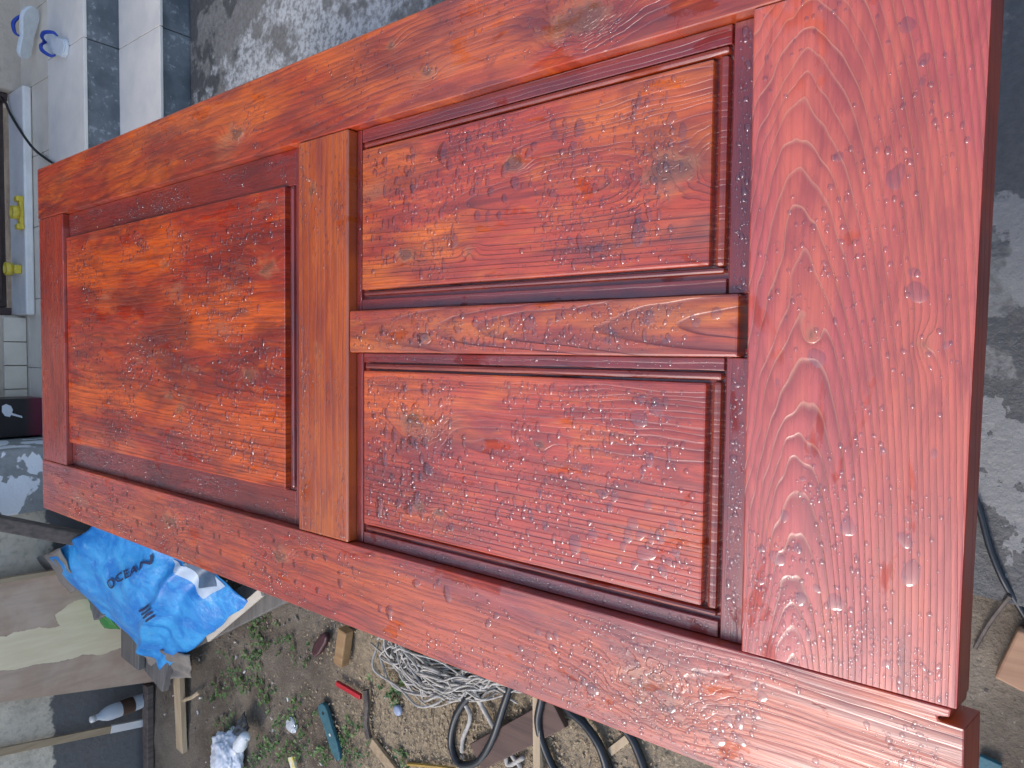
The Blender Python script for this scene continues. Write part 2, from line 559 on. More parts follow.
m_p2 = wood('varnished_upper_panel', 1, .17, .02, .05, .45, 160, [(.479, .207, .013, .016), (.282, .171, .028, .03), (.669, .114, .011, .01), (.55, .11, .009, .01)],
            light=(.56, .06, .013), dark=(.13, .011, .006), stain=(.13, .01, .007), hot=(.82, .165, .005), hotamt=.9, stainamt=.65, seed=25.3, ringamt=.75, relief=.00045, pale=.35, wave=.012, streak=.8)
m_p3 = wood('varnished_lower_panel', 1, -.14, .02, .04, .45, 150, [(.648, -.119, .026, .04), (.436, -.128, .008, .008), (.643, -.23, .009, .01), (.6, -.235, .008, .01)],
            light=(.58, .062, .018), dark=(.16, .014, .009), stain=(.17, .015, .01), hot=(.8, .15, .009), hotamt=.75, stainamt=.55, seed=31.7, ringamt=.75, relief=.00045, pale=.25, wave=.012, streak=.8)
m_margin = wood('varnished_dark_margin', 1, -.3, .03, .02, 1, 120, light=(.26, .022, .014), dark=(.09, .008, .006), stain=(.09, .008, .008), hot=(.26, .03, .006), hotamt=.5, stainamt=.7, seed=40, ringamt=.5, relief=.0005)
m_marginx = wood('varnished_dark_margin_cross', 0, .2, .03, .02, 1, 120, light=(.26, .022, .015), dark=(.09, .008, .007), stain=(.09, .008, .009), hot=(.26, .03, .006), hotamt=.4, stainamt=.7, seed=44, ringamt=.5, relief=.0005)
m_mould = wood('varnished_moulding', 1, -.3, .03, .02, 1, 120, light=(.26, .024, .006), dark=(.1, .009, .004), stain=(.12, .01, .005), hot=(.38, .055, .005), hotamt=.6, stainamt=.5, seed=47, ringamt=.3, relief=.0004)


def uneven(o, amt=.0006):
    for v in o.data.vertices:
        p = v.co
        v.co = p + Vector((fbm(p.x * 4, p.y * 4, 1), fbm(p.x * 4, p.y * 4, 5), fbm(p.x * 6, p.y * 6, 9))) * amt


def plank(name, x0, x1, y0, y1, z0, z1, m, bev=.0018, cuts=0, parent=None):
    bm = box_bm(x0, x1, y0, y1, z0, z1, bev, 2)
    if cuts:
        along_y = (y1 - y0) > (x1 - x0)
        for i in range(1, cuts):
            t = i / cuts
            co_ = (0, y0 + (y1 - y0) * t, 0) if along_y else (x0 + (x1 - x0) * t, 0, 0)
            no = (0, 1, 0) if along_y else (1, 0, 0)
            bmesh.ops.bisect_plane(bm, geom=bm.verts[:] + bm.edges[:] + bm.faces[:], plane_co=co_, plane_no=no)
    o = obj(name, bm, m)
    uneven(o)
    return child(o, parent or door)


ZB = ZT - .045
st_r = plank('stile', A1, W1, -.001, YE, ZB, ZT, m_st_top, cuts=24)
# left stile runs past the bottom rail, its end split
bm = prism_bm([(W0, YE), (A0, YE), (A0, .05), (A0, .0135), (-.3125, .0145), (-.314, .023), (-.3175, .022), (-.3185, .004), (W0, .002)], ZB, ZT, .0015)
for v in bm.verts:
    if v.co.z < ZB + .02 and v.co.y < .03: v.co.y -= .007
st_l = child(obj('stile', bm, m_st_bot), door); uneven(st_l)
# bottom rail with its end planed out of square
bm = bmesh.new()
vs = [bm.verts.new(p) for p in ((A0 + .001, .0055, ZB), (A1 - .001, -.0005, ZB), (A1 - .001, Y0, ZB), (A0 + .001, Y0 - .004, ZB), (A0 + .001, .0095, ZT + .0012), (A1 - .001, .0045, ZT + .0012), (A1 - .001, Y0, ZT + .0012), (A0 + .001, Y0 - .004, ZT + .0012))]
for f in ((3, 2, 1, 0), (4, 5, 6, 7), (0, 1, 5, 4), (1, 2, 6, 5), (2, 3, 7, 6), (3, 0, 4, 7)):
    bm.faces.new([vs[i] for i in f])
bmesh.ops.bevel(bm, geom=bm.edges[:], offset=.0018, segments=2, affect='EDGES', profile=.5)
for i in range(1, 24):
    bmesh.ops.bisect_plane(bm, geom=bm.verts[:] + bm.edges[:] + bm.faces[:], plane_co=(A0 + (A1 - A0) * i / 24, 0, 0), plane_no=(1, 0, 0))
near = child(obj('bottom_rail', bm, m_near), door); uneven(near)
plank('lock_rail', A0 + .001, A1 - .001, Y1, Y2, ZB, ZT + .0005, m_mid, .0025, 12)
plank('top_rail', A0 + .001, A1 - .001, Y3, YE - .002, ZB, ZT - .001, m_far, .002, 12)
plank('muntin', M0, M1, Y0 + .008, Y1 - .0015, ZB + .01, ZT - .0015, m_mun, .0025, 14)

# panels: a backing board, framing margins, a raised field
ZM, ZF = ZT - .0155, ZT - .010
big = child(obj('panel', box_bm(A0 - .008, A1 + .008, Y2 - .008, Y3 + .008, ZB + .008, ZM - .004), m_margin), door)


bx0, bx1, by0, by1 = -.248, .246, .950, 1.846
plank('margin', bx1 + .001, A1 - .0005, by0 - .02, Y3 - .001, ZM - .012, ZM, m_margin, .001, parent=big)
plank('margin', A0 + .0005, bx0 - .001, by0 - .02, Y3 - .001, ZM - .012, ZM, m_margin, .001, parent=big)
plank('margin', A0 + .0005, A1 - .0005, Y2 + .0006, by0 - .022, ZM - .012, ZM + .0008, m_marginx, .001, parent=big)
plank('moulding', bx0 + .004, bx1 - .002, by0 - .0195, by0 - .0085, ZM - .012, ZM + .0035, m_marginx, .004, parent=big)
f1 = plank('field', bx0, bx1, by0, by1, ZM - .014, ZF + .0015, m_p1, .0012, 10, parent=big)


def small_panel(x0, x1, fx0, fx1, fy0, fy1, mf, tag_):
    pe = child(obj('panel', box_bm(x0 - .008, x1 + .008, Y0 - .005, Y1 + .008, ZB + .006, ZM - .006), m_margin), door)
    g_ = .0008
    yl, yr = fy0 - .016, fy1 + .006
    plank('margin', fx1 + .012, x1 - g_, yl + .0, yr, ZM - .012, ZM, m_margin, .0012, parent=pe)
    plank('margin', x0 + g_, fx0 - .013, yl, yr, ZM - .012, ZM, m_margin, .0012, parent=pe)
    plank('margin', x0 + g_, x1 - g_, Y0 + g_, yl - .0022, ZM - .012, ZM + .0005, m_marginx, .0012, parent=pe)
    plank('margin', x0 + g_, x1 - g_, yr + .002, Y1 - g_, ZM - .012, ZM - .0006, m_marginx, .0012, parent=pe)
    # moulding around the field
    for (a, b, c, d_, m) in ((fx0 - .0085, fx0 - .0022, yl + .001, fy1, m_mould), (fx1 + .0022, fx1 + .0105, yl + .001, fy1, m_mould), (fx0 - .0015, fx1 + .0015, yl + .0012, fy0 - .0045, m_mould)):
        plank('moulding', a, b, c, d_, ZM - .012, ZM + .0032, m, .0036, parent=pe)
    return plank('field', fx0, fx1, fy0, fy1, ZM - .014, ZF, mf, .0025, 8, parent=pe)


small_panel(M1, A1, .070, .272, .232, .760, m_p2, 'u')
small_panel(A0, M0, -.274, -.047, .232, .756, m_p3, 'l')

m_end = wood('varnished_end_grain', 0, .2, .03, .02, 1, 400, light=(.24, .02, .006), dark=(.1, .008, .004), stain=(.12, .01, .005), hot=(.3, .03, .006), hotamt=.4, stainamt=.5, seed=53, ringamt=.5, relief=.0005, bare=.1)
for o_ in (near, st_l, st_r):
    o_.data.materials.append(m_end)
    for p_ in o_.data.polygons:
        if p_.normal.y < -.8 and p_.center.y < .03: p_.material_index = 1

# trestles carrying the door
m_trestle = sawn('old_trestle', (.3, .22, .14), (.17, .12, .08), 0)
for i, y in enumerate((.5, 1.55)):
    t_ = tag(empty('trestle', (0, y, 0)), 'rough wooden trestle under the ' + ('near' if i == 0 else 'far') + ' half of the varnished door', 'trestle')
    child(obj('beam', box_bm(-.36, .36, y - .04, y + .04, ZB - .08, ZB - .0005, .003), m_trestle), t_)
    for sx in (-1, 1):
        for sy in (-1, 1):
            bm = tube_bm([(sx * .3, y + sy * .03, ZB - .075), (sx * .33, y + sy * .2, .024 if sx > 0 or True else 0)], .028, 4, spline=False)
            child(obj('leg', bm, m_trestle), t_)

# ------------------------------------------------------------------ rain on the door
mw = Mat('water')
lw = mw.nt.nodes.new('ShaderNodeLayerWeight'); lw.inputs[0].default_value = .5
fac = E(mw.nt, lw.outputs['Facing'])
refl = (fac ** 4.0) * .8 + .1
thick = fac ** 1.15  # facing angle: darker rim painted in place of refraction
tint = mw.mix(thick, (1, 1, 1), (.4, .2, .2))
tr = mw.nt.nodes.new('ShaderNodeBsdfTransparent'); mw.nt.links.new(tint.k, tr.inputs[0])
gs = mw.nt.nodes.new('ShaderNodeBsdfGlossy'); gs.inputs['Roughness'].default_value = .02
mxs = mw.nt.nodes.new('ShaderNodeMixShader')
mw.nt.links.new(refl.k, mxs.inputs[0]); mw.nt.links.new(tr.outputs[0], mxs.inputs[1]); mw.nt.links.new(gs.outputs[0], mxs.inputs[2])
mw.nt.links.new(mxs.outputs[0], mw.nt.nodes['Material Output'].inputs[0])
m_water = mw.m


def drop_template(k):
    rnd = random.Random(100 + k)
    seg, ring = 12, (0.0, .45, .78, .95, 1.0)
    a2, a3, p2, p3 = rnd.uniform(0, .22), rnd.uniform(0, .16), rnd.uniform(0, 6), rnd.uniform(0, 6)
    hh = rnd.uniform(.22, .45)
    out, ok = [(0, 0, hh)], []
    for ri in ring[1:]:
        for i in range(seg):
            th = 2 * math.pi * i / seg
            rr = ri * (1 + a2 * math.cos(2 * th + p2) + a3 * math.cos(3 * th + p3))
            out.append((rr * math.cos(th), rr * math.sin(th), hh * (1 - ri ** 2.8) - (.02 if ri == 1.0 else 0)))
    F = [(0, 1 + i, 1 + (i + 1) % seg) for i in range(seg)]
    for j in range(len(ring) - 2):
        for i in range(seg):
            a = 1 + j * seg
            F.append((a + i, a + seg + i, a + seg + (i + 1) % seg, a + (i + 1) % seg))
    return out, F


TPL = [drop_template(k) for k in range(14)]


def drops(name, x0, x1, y0, y1, z, n, rmin, rmax, dens, sx=1.0, sy=1.0, seed=0, spread=.5, flat=1.0):
    rnd = random.Random(seed)
    V, F = [], []
    cnt = tries = 0
    grid = {}
    while cnt < n and tries < n * 30:
        tries += 1
        x, y = rnd.uniform(x0, x1), rnd.uniform(y0, y1)
        if rnd.random() > dens(x, y): continue
        r = (rmin + (rmax - rmin) * rnd.random() ** 3.0) * 1.35
        ex = max(.6, 1 + (sx - 1) * rnd.random() ** 2); ey = max(.6, 1 + (sy - 1) * rnd.random() ** 2)
        rr = r * max(ex, ey) * 1.2
        if x - rr < x0 or x + rr > x1 or y - rr < y0 or y + rr > y1: continue
        c = (int(x / .012), int(y / .012))
        if any((x - a) ** 2 + (y - b) ** 2 < (spread * (rr + q)) ** 2 for i in (-1, 0, 1) for j in (-1, 0, 1) for a, b, q in grid.get((c[0] + i, c[1] + j), ())): continue
        grid.setdefault(c, []).append((x, y, rr))
        tv, tf = TPL[rnd.randrange(len(TPL))]
        th = rnd.uniform(0, 6.28)
        cs, sn = math.cos(th), math.sin(th)
        o0 = len(V)
        for (px, py, pz) in tv:
            V.append((x + (px * cs - py * sn) * r * ex, y + (px * sn + py * cs) * r * ey, z + pz * r * flat))
        F += [tuple(o0 + i for i in f) for f in tf]
        cnt += 1
    me = bpy.data.meshes.new(name)
    me.from_pydata(V, [], F)
    me.materials.append(m_water)
    me.polygons.foreach_set('use_smooth', [True] * len(me.polygons))
    o = bpy.data.objects.new(name, me)
    sc.collection.objects.link(o)
    child(o, door)
    tag(o, kind='stuff')
    return o


def dn(s, lo, hi, sd):
    return lambda x, y: min(1, max(0.0, (fbm(x * s, y * s, sd) * .5 + .5 - lo) / (hi - lo)))


drops('raindrops', bx0 + .004, bx1 - .004, by0 + .004, by1 - .01, ZF + .0015, 3200, .0009, .0036, dn(6, .38, .62, 1), 1.8, .9, 1)
drops('raindrops', .073, .269, .236, .756, ZF, 1500, .0007, .0032, dn(7, .36, .62, 2), 2.6, .9, 2)
drops('raindrops', -.271, -.05, .236, .752, ZF, 2200, .0007, .0032, dn(7, .3, .56, 3), 2.2, .9, 3)
drops('raindrops', A0 + .003, A1 - .003, .014, Y0 - .006, ZT + .0012, 1500, .0005, .0020, lambda x, y: dn(8, .36, .64, 4)(x, y) * (.15 + max(0, -x) * 3), 1.5, .9, 4)
drops('raindrops', W0 + .003, A0 - .004, .02, 1.98, ZT, 3400, .0006, .0024, lambda x, y: dn(6, .36, .62, 5)(x, y) * (1.2 if y < .45 else .4), 1.6, .9, 5)
drops('raindrops', A1 + .004, W1 - .003, .02, 1.98, ZT, 1000, .0007, .0022, dn(6, .45, .72, 6), 1.6, .9, 6)
drops('raindrops', M0 + .003, M1 - .003, Y0 + .012, Y1 - .006, ZT - .0015, 650, .0007, .0030, dn(7, .3, .55, 7), 2.0, .9, 7)
drops('raindrops', A0 + .003, A1 - .003, Y1 + .003, Y2 - .003, ZT + .0005, 800, .0007, .0022, lambda x, y: dn(7, .36, .6, 8)(x, y) * (1 if y < .81 or y > .88 else .2), 1.8, .9, 8)
drops('raindrops', A0 + .003, A1 - .003, Y3 + .003, YE - .005, ZT - .001, 500, .0009, .0024, dn(7, .36, .62, 9), 1.6, .9, 9)
drops('raindrops', A0 + .004, bx0 - .004, by0, Y3 - .004, ZM, 600, .0009, .0026, dn(7, .36, .62, 10), 1.6, .9, 10)
drops('raindrops', bx1 + .004, A1 - .004, by0, Y3 - .004, ZM, 600, .0009, .0026, dn(7, .36, .62, 11), 1.6, .9, 11)
drops('raindrops', A0 + .003, -.288, .22, .75, ZM, 320, .0008, .0026, dn(7, .25, .5, 12), 1.4, .9, 12)
drops('raindrops', A0 + .003, M0 - .003, Y0 + .003, .211, ZM + .0005, 260, .0008, .0032, lambda x, y: .8, 1.4, .9, 13)
drops('raindrops', M1 + .003, A1 - .003, Y0 + .003, .211, ZM + .0005, 120, .0008, .0032, lambda x, y: .5, 1.4, .9, 14)
drops('raindrops', M1 + .003, A1 - .003, .767, .777, ZM - .0006, 160, .0008, .0022, lambda x, y: .8, 1.4, .9, 15)
drops('raindrops', -.033, M0 - .001, .22, .75, ZM, 200, .0008, .0030, lambda x, y: .8, 1.0, .9, 16)

# merged flat puddles
one = lambda x, y: 1.0
drops('rain_puddles', .08, .262, .245, .745, ZF, 40, .0035, .0075, dn(5, .4, .6, 52), 1.8, 1.2, 52, .7, .35)
drops('rain_puddles', -.262, -.06, .245, .745, ZF, 60, .0035, .0075, dn(5, .35, .6, 53), 1.8, 1.2, 53, .7, .35)
drops('rain_puddles', A0 + .01, A1 - .01, .02, Y0 - .015, ZT + .0012, 34, .0025, .006, dn(5, .35, .6, 54), 1.9, 1.1, 54, .7, .3)
drops('rain_puddles', W0 + .012, A0 - .012, .03, 1.9, ZT, 80, .003, .006, one, 1.6, 1.3, 55, .7, .35)
drops('rain_puddles', M0 + .008, M1 - .008, Y0 + .02, Y1 - .015, ZT - .0015, 22, .003, .006, one, 1.4, 1.6, 56, .7, .35)

# ------------------------------------------------------------------ things on the porch
m_foam = simple('white_foam_rubber', (.66, .7, .72), 0.6, 0.12, 30)
m_blue = simple('blue_rubber', (.02, .06, .38), 0.4, 0.2, 30)
m_blk = simple('black_rubber', (.012, .013, .015), 0.45, 0.4, 40)


def flip_flop(toe, heel, width, z, label, flip=1, tilt=0.0):
    t, h = Vector(toe), Vector(heel)
    L = (t - h).length
    ax = (t - h).normalized()
    sx = Vector((ax.y, -ax.x, 0)) * flip
    up = Vector((0, 0, 1))
    c_, s_ = math.cos(tilt), math.sin(tilt)
    side, nor = sx * c_ + up * s_, up * c_ - sx * s_
    base = h + up * (z + abs(s_) * width * .5)
    root = tag(empty('flip_flop', base.lerp(base + ax * L, .5)), label, 'sandal', 'flip flops on the porch')
    M_ = Matrix(((ax.x, side.x, nor.x, base.x), (ax.y, side.y, nor.y, base.y), (ax.z, side.z, nor.z, base.z), (0, 0, 0, 1)))

    def put(nm, bm, m, sm=False):
        bm.transform(M_)
        return child(obj(nm, bm, m, smooth=sm), root)

    def at(u, v, zz): return Vector((u * L, v * width, zz))
    prof = [(0, .14), (.03, .27), (.1, .36), (.25, .36), (.42, .33), (.6, .42), (.78, .5), (.9, .42), (.97, .25), (1, .08)]
    pts = [at(u, v, 0) for u, v in prof] + [at(u, -v * .92, 0) for u, v in prof[::-1]]
    put('sole', prism_bm(pts, 0, .014, .003), m_foam)
    put('footbed', prism_bm([Vector((L * .5, 0, 0)) + (p - Vector((L * .5, 0, 0))) * .96 for p in pts], .0145, .019, .002), m_foam)
    for sg in (-1, 1):
        put('strap', tube_bm([at(.4, sg * .36, .014), at(.44, sg * .44, .03), at(.58, sg * .34, .05), at(.72, sg * .14, .045), at(.82, 0, .02)], lambda q: .0035 + .0045 * math.sin(q * math.pi), 8), m_blue, True)
    put('toe_post', tube_bm([at(.82, 0, .013), at(.81, 0, .035)], .004, 8, spline=False), m_blue)


flip_flop((1.445, 3.485, 0), (1.255, 3.60, 0), .10, .2815, 'white flip flop with blue straps tipped on its edge on the landing', 1, 0.95)
flip_flop((1.30, 3.455, 0), (1.215, 3.225, 0), .105, .2815, 'white flip flop with blue strap lying flat nearest the porch edge', -1)

pts = [G(x, y, z) for x, y, z in ((-6, 90, .35), (4, 100, .34), (9, 111, .328), (15, 122, .3255), (22, 133, .3255), (29, 143, .3255), (35, 150, .31), (41, 155, .2875), (48, 160, .287), (70, 175, .287))]
tag(obj('power_cord', tube_bm(pts, .0055, 8), m_blk, smooth=True), 'thin black cord running over the porch landing', 'cord')

m_yel = simple('yellow_plastic', (.75, .56, .06), 0.4, 0.25, 60)
m_org = simple('orange_pad', (.55, .13, .03), 0.5, 0.3, 60)


def clamp(p, rot, label):
    root = tag(empty('pipe_clamp', p), label, 'clamp', 'yellow clamps on the white threshold')
    T = Matrix.Translation(p) @ Matrix.Rotation(rot, 4, 'Z')

    def put(nm, bm, m, sm=False):
        bm.transform(T)
        return child(obj(nm, bm, m, smooth=sm), root)
    put('base', box_bm(-.06, .06, -.016, .016, 0, .018, .005), m_yel)
    put('ear', box_bm(-.075, -.05, -.02, .02, 0, .03, .006), m_yel)
    put('ear', box_bm(.05, .075, -.02, .02, 0, .03, .006), m_yel)
    bm = bmesh.new()
    n = 18
    rings = []
    for (r, zz) in ((.022, 0.018), (.03, .018), (.03, .045), (.022, .045)):
        rings.append([bm.verts.new((r * math.cos(6.2832 * k / n), r * math.sin(6.2832 * k / n), zz)) for k in range(n)])
    for i in range(4):
        for k in range(n):
            bm.faces.new((rings[i][k], rings[i][(k + 1) % n], rings[(i + 1) % 4][(k + 1) % n], rings[(i + 1) % 4][k]))
    put('ring', bm, m_yel, True)
    put('pad', lathe_bm([(.0215, .019), (.0215, .03), (.012, .034)], 16), m_org, True)


c1 = G(20, 213, .33); c2 = G(15, 269, .33)
clamp((c1.x, c1.y + .0, .3185), 0.05, 'yellow plastic clamp lying lengthwise along the white threshold')
clamp((c2.x, c2.y + .02, .3185), 1.5, 'yellow plastic clamp with orange inside lying across the white threshold')


def box_mat():
    M = Mat('printed_carton')
    col = M.mix(M.z.step(.36, .29), (.012, .011, .013), (.13, .008, .03))
    M.set(color=col, rough=.35)
    return M.m


bxr = tag(empty('carton_box', (-.33, 3.66, .281)), 'black and maroon carton printed with a white wine glass', 'box')
child(obj('carton', box_bm(-.415, -.245, 3.60, 3.765, .2812, .56, .003), box_mat()), bxr)
m_print = simple('white_print', (.7, .72, .75), .5, .05)
gl = [WY(x, y, 3.598) for x, y in ((2, 406), (6, 404), (11, 406), (13, 410), (12, 413), (22, 416), (22.5, 418), (11, 415), (10, 417), (5, 416), (2, 412))]
bm = bmesh.new(); bm.faces.new([bm.verts.new((p.x, 3.5985, p.z)) for p in gl])
child(obj('wine_glass_print', bm, m_print), bxr)
child(obj('lid_flap', box_bm(-.41, -.25, 3.606, 3.76, .5602, .564, .001), m_tile_w), bxr)

# ------------------------------------------------------------------ boards and rubbish along the wall
m_dkwood = sawn('dark_weathered_wood', (.13, .1, .08), (.055, .043, .036), 2)
m_ltwood = sawn('light_timber', (.52, .4, .26), (.4, .29, .17), 0)
m_tanwood = sawn('tan_batten', (.42, .31, .19), (.3, .21, .12), 2)


def bar(p0, p1, wdt, th, side=None, bm=None):
    p0, p1 = Vector(p0), Vector(p1)
    d = (p1 - p0).normalized()
    s = (Vector(side) if side else d.cross(Vector((0, 0, 1))))
    s = (s - d * s.dot(d)).normalized()
    u = d.cross(s)
    b2 = bmesh.new()
    L = (p1 - p0).length
    box_bm(-wdt / 2, wdt / 2, 0, L, -th / 2, th / 2, min(wdt, th) * .12, 2, b2)
    M_ = Matrix(((s.x, d.x, u.x, p0.x), (s.y, d.y, u.y, p0.y), (s.z, d.z, u.z, p0.z), (0, 0, 0, 1)))
    b2.transform(M_)
    return b2


tag(obj('leaning_plank', bar(G(190, 560, .03), WY(-30, 517, 3.205), .055, .045, (1, 0, 0)), m_dkwood), 'dark weathered plank leaning against the wall beside the white pier', 'plank')


def board_mat():
    M = Mat('peeling_brown_laminate')
    n = M.noise(M.P(), 6, 5, .6, .4); n2 = M.noise(M.vec(M.x * 40, M.y * 40, M.z * 4), 1, 4)
    col = M.mix(n.step(.35, .65), (.46, .31, .21), (.54, .39, .28))
    col = M.mix(n2.step(.4, .8) * .25, col, (.13, .09, .07))
    x, z = M.x, M.z
    # veneer torn off in two tongues
    a = 1.0 - (((x + 1.28 - z * .1) / .075).abs() ** 2.5 + ((z - .3) / .5).abs() ** 4) + (n - .5) * 2.4
    b = 1.0 - (((x + 1.14) / .06).abs() ** 2.5 + ((z - .14) / .24).abs() ** 4) + (n - .5) * 2.0
    m = a.max(b).step(.0, .03)
    col = M.mix(m, col, M.mix(n2.step(.3, .7), (.74, .58, .35), (.82, .67, .43)))
    M.set(color=col, rough=.5)
    M.bump(m * -1.0 + n2 * .15, .0015)
    return M.m


bm = bmesh.new()
cs_ = [(-1.53, 3.15, 0), (-.955, 3.15, 0), (-.925, 3.255, 1.15), (-1.31, 3.255, 1.15)]
f_ = [bm.verts.new(p) for p in cs_]; bk = [bm.verts.new((p[0], p[1] + .016, p[2] + .001)) for p in cs_]
bm.faces.new(f_); bm.faces.new(bk[::-1])
for i in range(4): bm.faces.new((f_[i], f_[(i + 1) % 4], bk[(i + 1) % 4], bk[i]))
lb = tag(empty('leaning_board', (-1.24, 3.15, 0)), 'brown laminate board with peeled cream patches leaning on the wall', 'board')
child(obj('sheet', bm, board_mat()), lb)
child(obj('edge_strip', bar((-.95, 3.148, .002), (-.92, 3.253, 1.15), .022, .02, (1, 0, 0)), m_tanwood), lb)
sk = tag(empty('leaning_stick', G(146, 722, 0)), 'tan wooden stick with white painted tip leaning beside the bottle', 'stick')
p0, p1 = G(146, 722, .005), WY(-25, 757, 3.25)
pm = p0.lerp(p1, .235)
child(obj('painted_tip', bar(p0, pm, .034, .014, (1, 0, 0)), m_whitep), sk)
child(obj('shaft', bar(pm, p1, .032, .012, (1, 0, 0)), m_tanwood), sk)

mb = Mat('clear_plastic')
mb.set(color=(.86, .9, .93), rough=.12, trans=.55, ior=1.3)
bt = tag(empty('water_bottle', (-1.625, 3.205, 0)), 'clear plastic bottle with brown label standing at the wall base', 'bottle')
bp = [(.02, .0), (.031, .004), (.033, .015), (.031, .03), (.033, .05), (.033, .16), (.03, .18), (.022, .2), (.013, .213), (.012, .228)]
bm = lathe_bm(bp, 20); bm.transform(Matrix.Translation((-1.625, 3.205, .002)))
child(obj('body', bm, mb.m, smooth=True), bt)
bm = lathe_bm([(.0336, .068), (.0338, .07), (.0338, .12), (.0336, .122)], 20); bm.transform(Matrix.Translation((-1.625, 3.205, .002)))
child(obj('label_band', bm, simple('brown_label', (.07, .035, .02), .5, .3, 40), smooth=True), bt)
bm = lathe_bm([(.0145, .227), (.0145, .243), (.012, .246)], 16); bm.transform(Matrix.Translation((-1.625, 3.205, .002)))
child(obj('cap', bm, m_whitep, smooth=True), bt)
tag(obj('base_plank', bar((-3.2, 3.19, .02), (-1.54, 3.165, .02), .045, .03), m_dkwood), 'dark plank lying along the foot of the wall', 'plank')
tag(obj('timber_offcut', bar(G(178, 660, .05), G(182, 750, .015), .055, .024), m_ltwood), 'pale timber offcut sticking out from under the blue sack', 'timber')
tag(obj('twig', tube_bm([G(184, 700, .03), G(192, 697, .034), G(199, 692, .03)], .008, 6), m_ltwood), 'short pale twig lying across the timber offcut', 'twig')

# pile under the sack
m_gboard = sawn('grey_weathered_board', (.2, .18, .16), (.12, .11, .1), 0)
m_card = simple('wet_cardboard', (.26, .225, .19), .85, .35, 12, .002)
tag(obj('weathered_board', bar(G(168, 645, .03), G(285, 583, .03), .13, .03), m_gboard), 'grey weathered board on the soil under the blue sack', 'board')
tag(obj('grey_lath', bar(G(208, 638, .09), G(262, 592, .1), .03, .012), m_tile_b), 'narrow pale grey lath beside the end of the blue sack', 'lath')


def flap(p, q, r_, s_, amp, sd, n=14, th=.004):
    P0, P1, P2, P3 = (Vector(v) for v in (p, q, r_, s_))

    def fn(u, v):
        a = P0.lerp(P1, u); b = P3.lerp(P2, u)
        c = a.lerp(b, v)
        c.z += amp * fbm(u * 2.5, v * 2.5, sd)
        return c
    return sheet_bm(fn, n, n, th)


tag(obj('cardboard_scrap', flap(G(140, 645, .13), G(190, 655, .1), G(192, 678, .05), G(155, 678, .08), .02, 3), m_card, smooth=True), 'crumpled grey cardboard at the lower corner of the blue sack', 'cardboard')
tag(obj('corrugated_sheet', flap(G(32, 560, .42), G(60, 548, .42), G(82, 588, .33), G(60, 598, .33), .012, 8), m_card, smooth=True), 'torn cardboard edge behind the upper corner of the blue sack', 'cardboard')
tag(obj('white_scrap', flap(G(64, 592, .28), G(76, 588, .28), G(84, 606, .25), G(72, 612, .25), .03, 12), m_tile_w, smooth=True), 'small white plastic scrap beside the blue sack edge', 'scrap')
tag(obj('green_strip', flap(G(80, 590, .29), G(92, 596, .29), G(118, 630, .2), G(104, 628, .2), .01, 15), simple('green_plastic', (.02, .22, .04), .4, .2), smooth=True), 'bright green plastic strip along the edge of the blue sack', 'plastic strip')
# a heap of boards carrying the sack
hp = tag(empty('board_heap', (-1.1, 3.0, 0)), 'heap of grey boards under the blue sack', 'board heap')
for i, (a, b, wd) in enumerate((((-1.42, 2.95, .09), (-.75, 2.75, .05), .2), ((-1.05, 3.12, .27), (-.8, 2.7, .06), .22), ((-1.38, 3.1, .12), (-.82, 3.05, .12), .2))):
    child(obj('board', bar(a, b, wd, .03), m_gboard), hp)


def sack_mat():
    M = Mat('blue_woven_sack')
    n = M.noise(M.P(), 9, 5, .65, .5); n2 = M.noise(M.P(), 40, 4, .6)
    col = M.mix(n.step(.35, .68), (.012, .19, .56), (.055, .38, .75))
    col = M.mix(n2.step(.55, .75) * .4, col, (.22, .45, .68))
    wv = (M.x * 2200.0)._m('SINE') * (M.y * 2200.0)._m('SINE')
    M.set(color=col, rough=.35, spec=.5)
    M.bump(n * .9 + n2 * .4, .007)
    return M.m


m_sack = sack_mat()
SA, SB, SC, SD = G(52, 557, .40), G(130, 500, .30), G(250, 604, .10), G(164, 672, .085)


def sack_at(u, v, lift=0.0):
    a = SA.lerp(SB, u); b = SD.lerp(SC, u)
    c = a.lerp(b, v)
    e = .03 * fbm(u * 2 + v * 1.2, v * 2.2 - u, 3, 1) + .012 * abs(fbm(u * 4, v * 3, 9, 1)) + .003 * fbm(u * 9, v * 8, 2, 1) + .007 * (1 - abs(fbm(u * 2.3 + 5, v * 2.6, 14, 1))) ** 4 + .003 * (1 - abs(fbm(u * 5 + v * 2, v * 4, 17, 1))) ** 3
    # one long fold from the printed corner to the foot
    t_ = (v - .74) + (u - .3) * .22
    e += .028 * math.exp(-(t_ / .035) ** 2) - .016 * math.exp(-((t_ - .08) / .04) ** 2)
    c.z += e + .05 * math.sin(math.pi * v) * math.sin(math.pi * u) + lift
    c.x += .02 * fbm(u * 3, v * 3, 21); c.y += .02 * fbm(u * 3, v * 3, 31)
    return c


sack = tag(empty('blue_sack', (-1.1, 2.95, .1)), 'crumpled blue woven sack lettered OCEAN draped over boards', 'sack')
child(obj('cloth', sheet_bm(sack_at, 70, 70, .002), m_sack, smooth=True), sack)


def sack_inv(px, py):
    """nearest sheet parameters below a surveyed pixel"""
    best = None
    u, v = .5, .5
    st = .25
    d = ray(px, py)

    def err(u, v):
        c = sack_at(u, v) - CW
        return (c - d * c.dot(d)).length
    for _ in range(40):
        cand = [(u + i * st, v + j * st) for i in (-1, 0, 1) for j in (-1, 0, 1)]
        nu_, nv_ = min(cand, key=lambda q: err(*q))
        if (nu_, nv_) == (u, v): st *= .55
        u, v = nu_, nv_
    return u, v


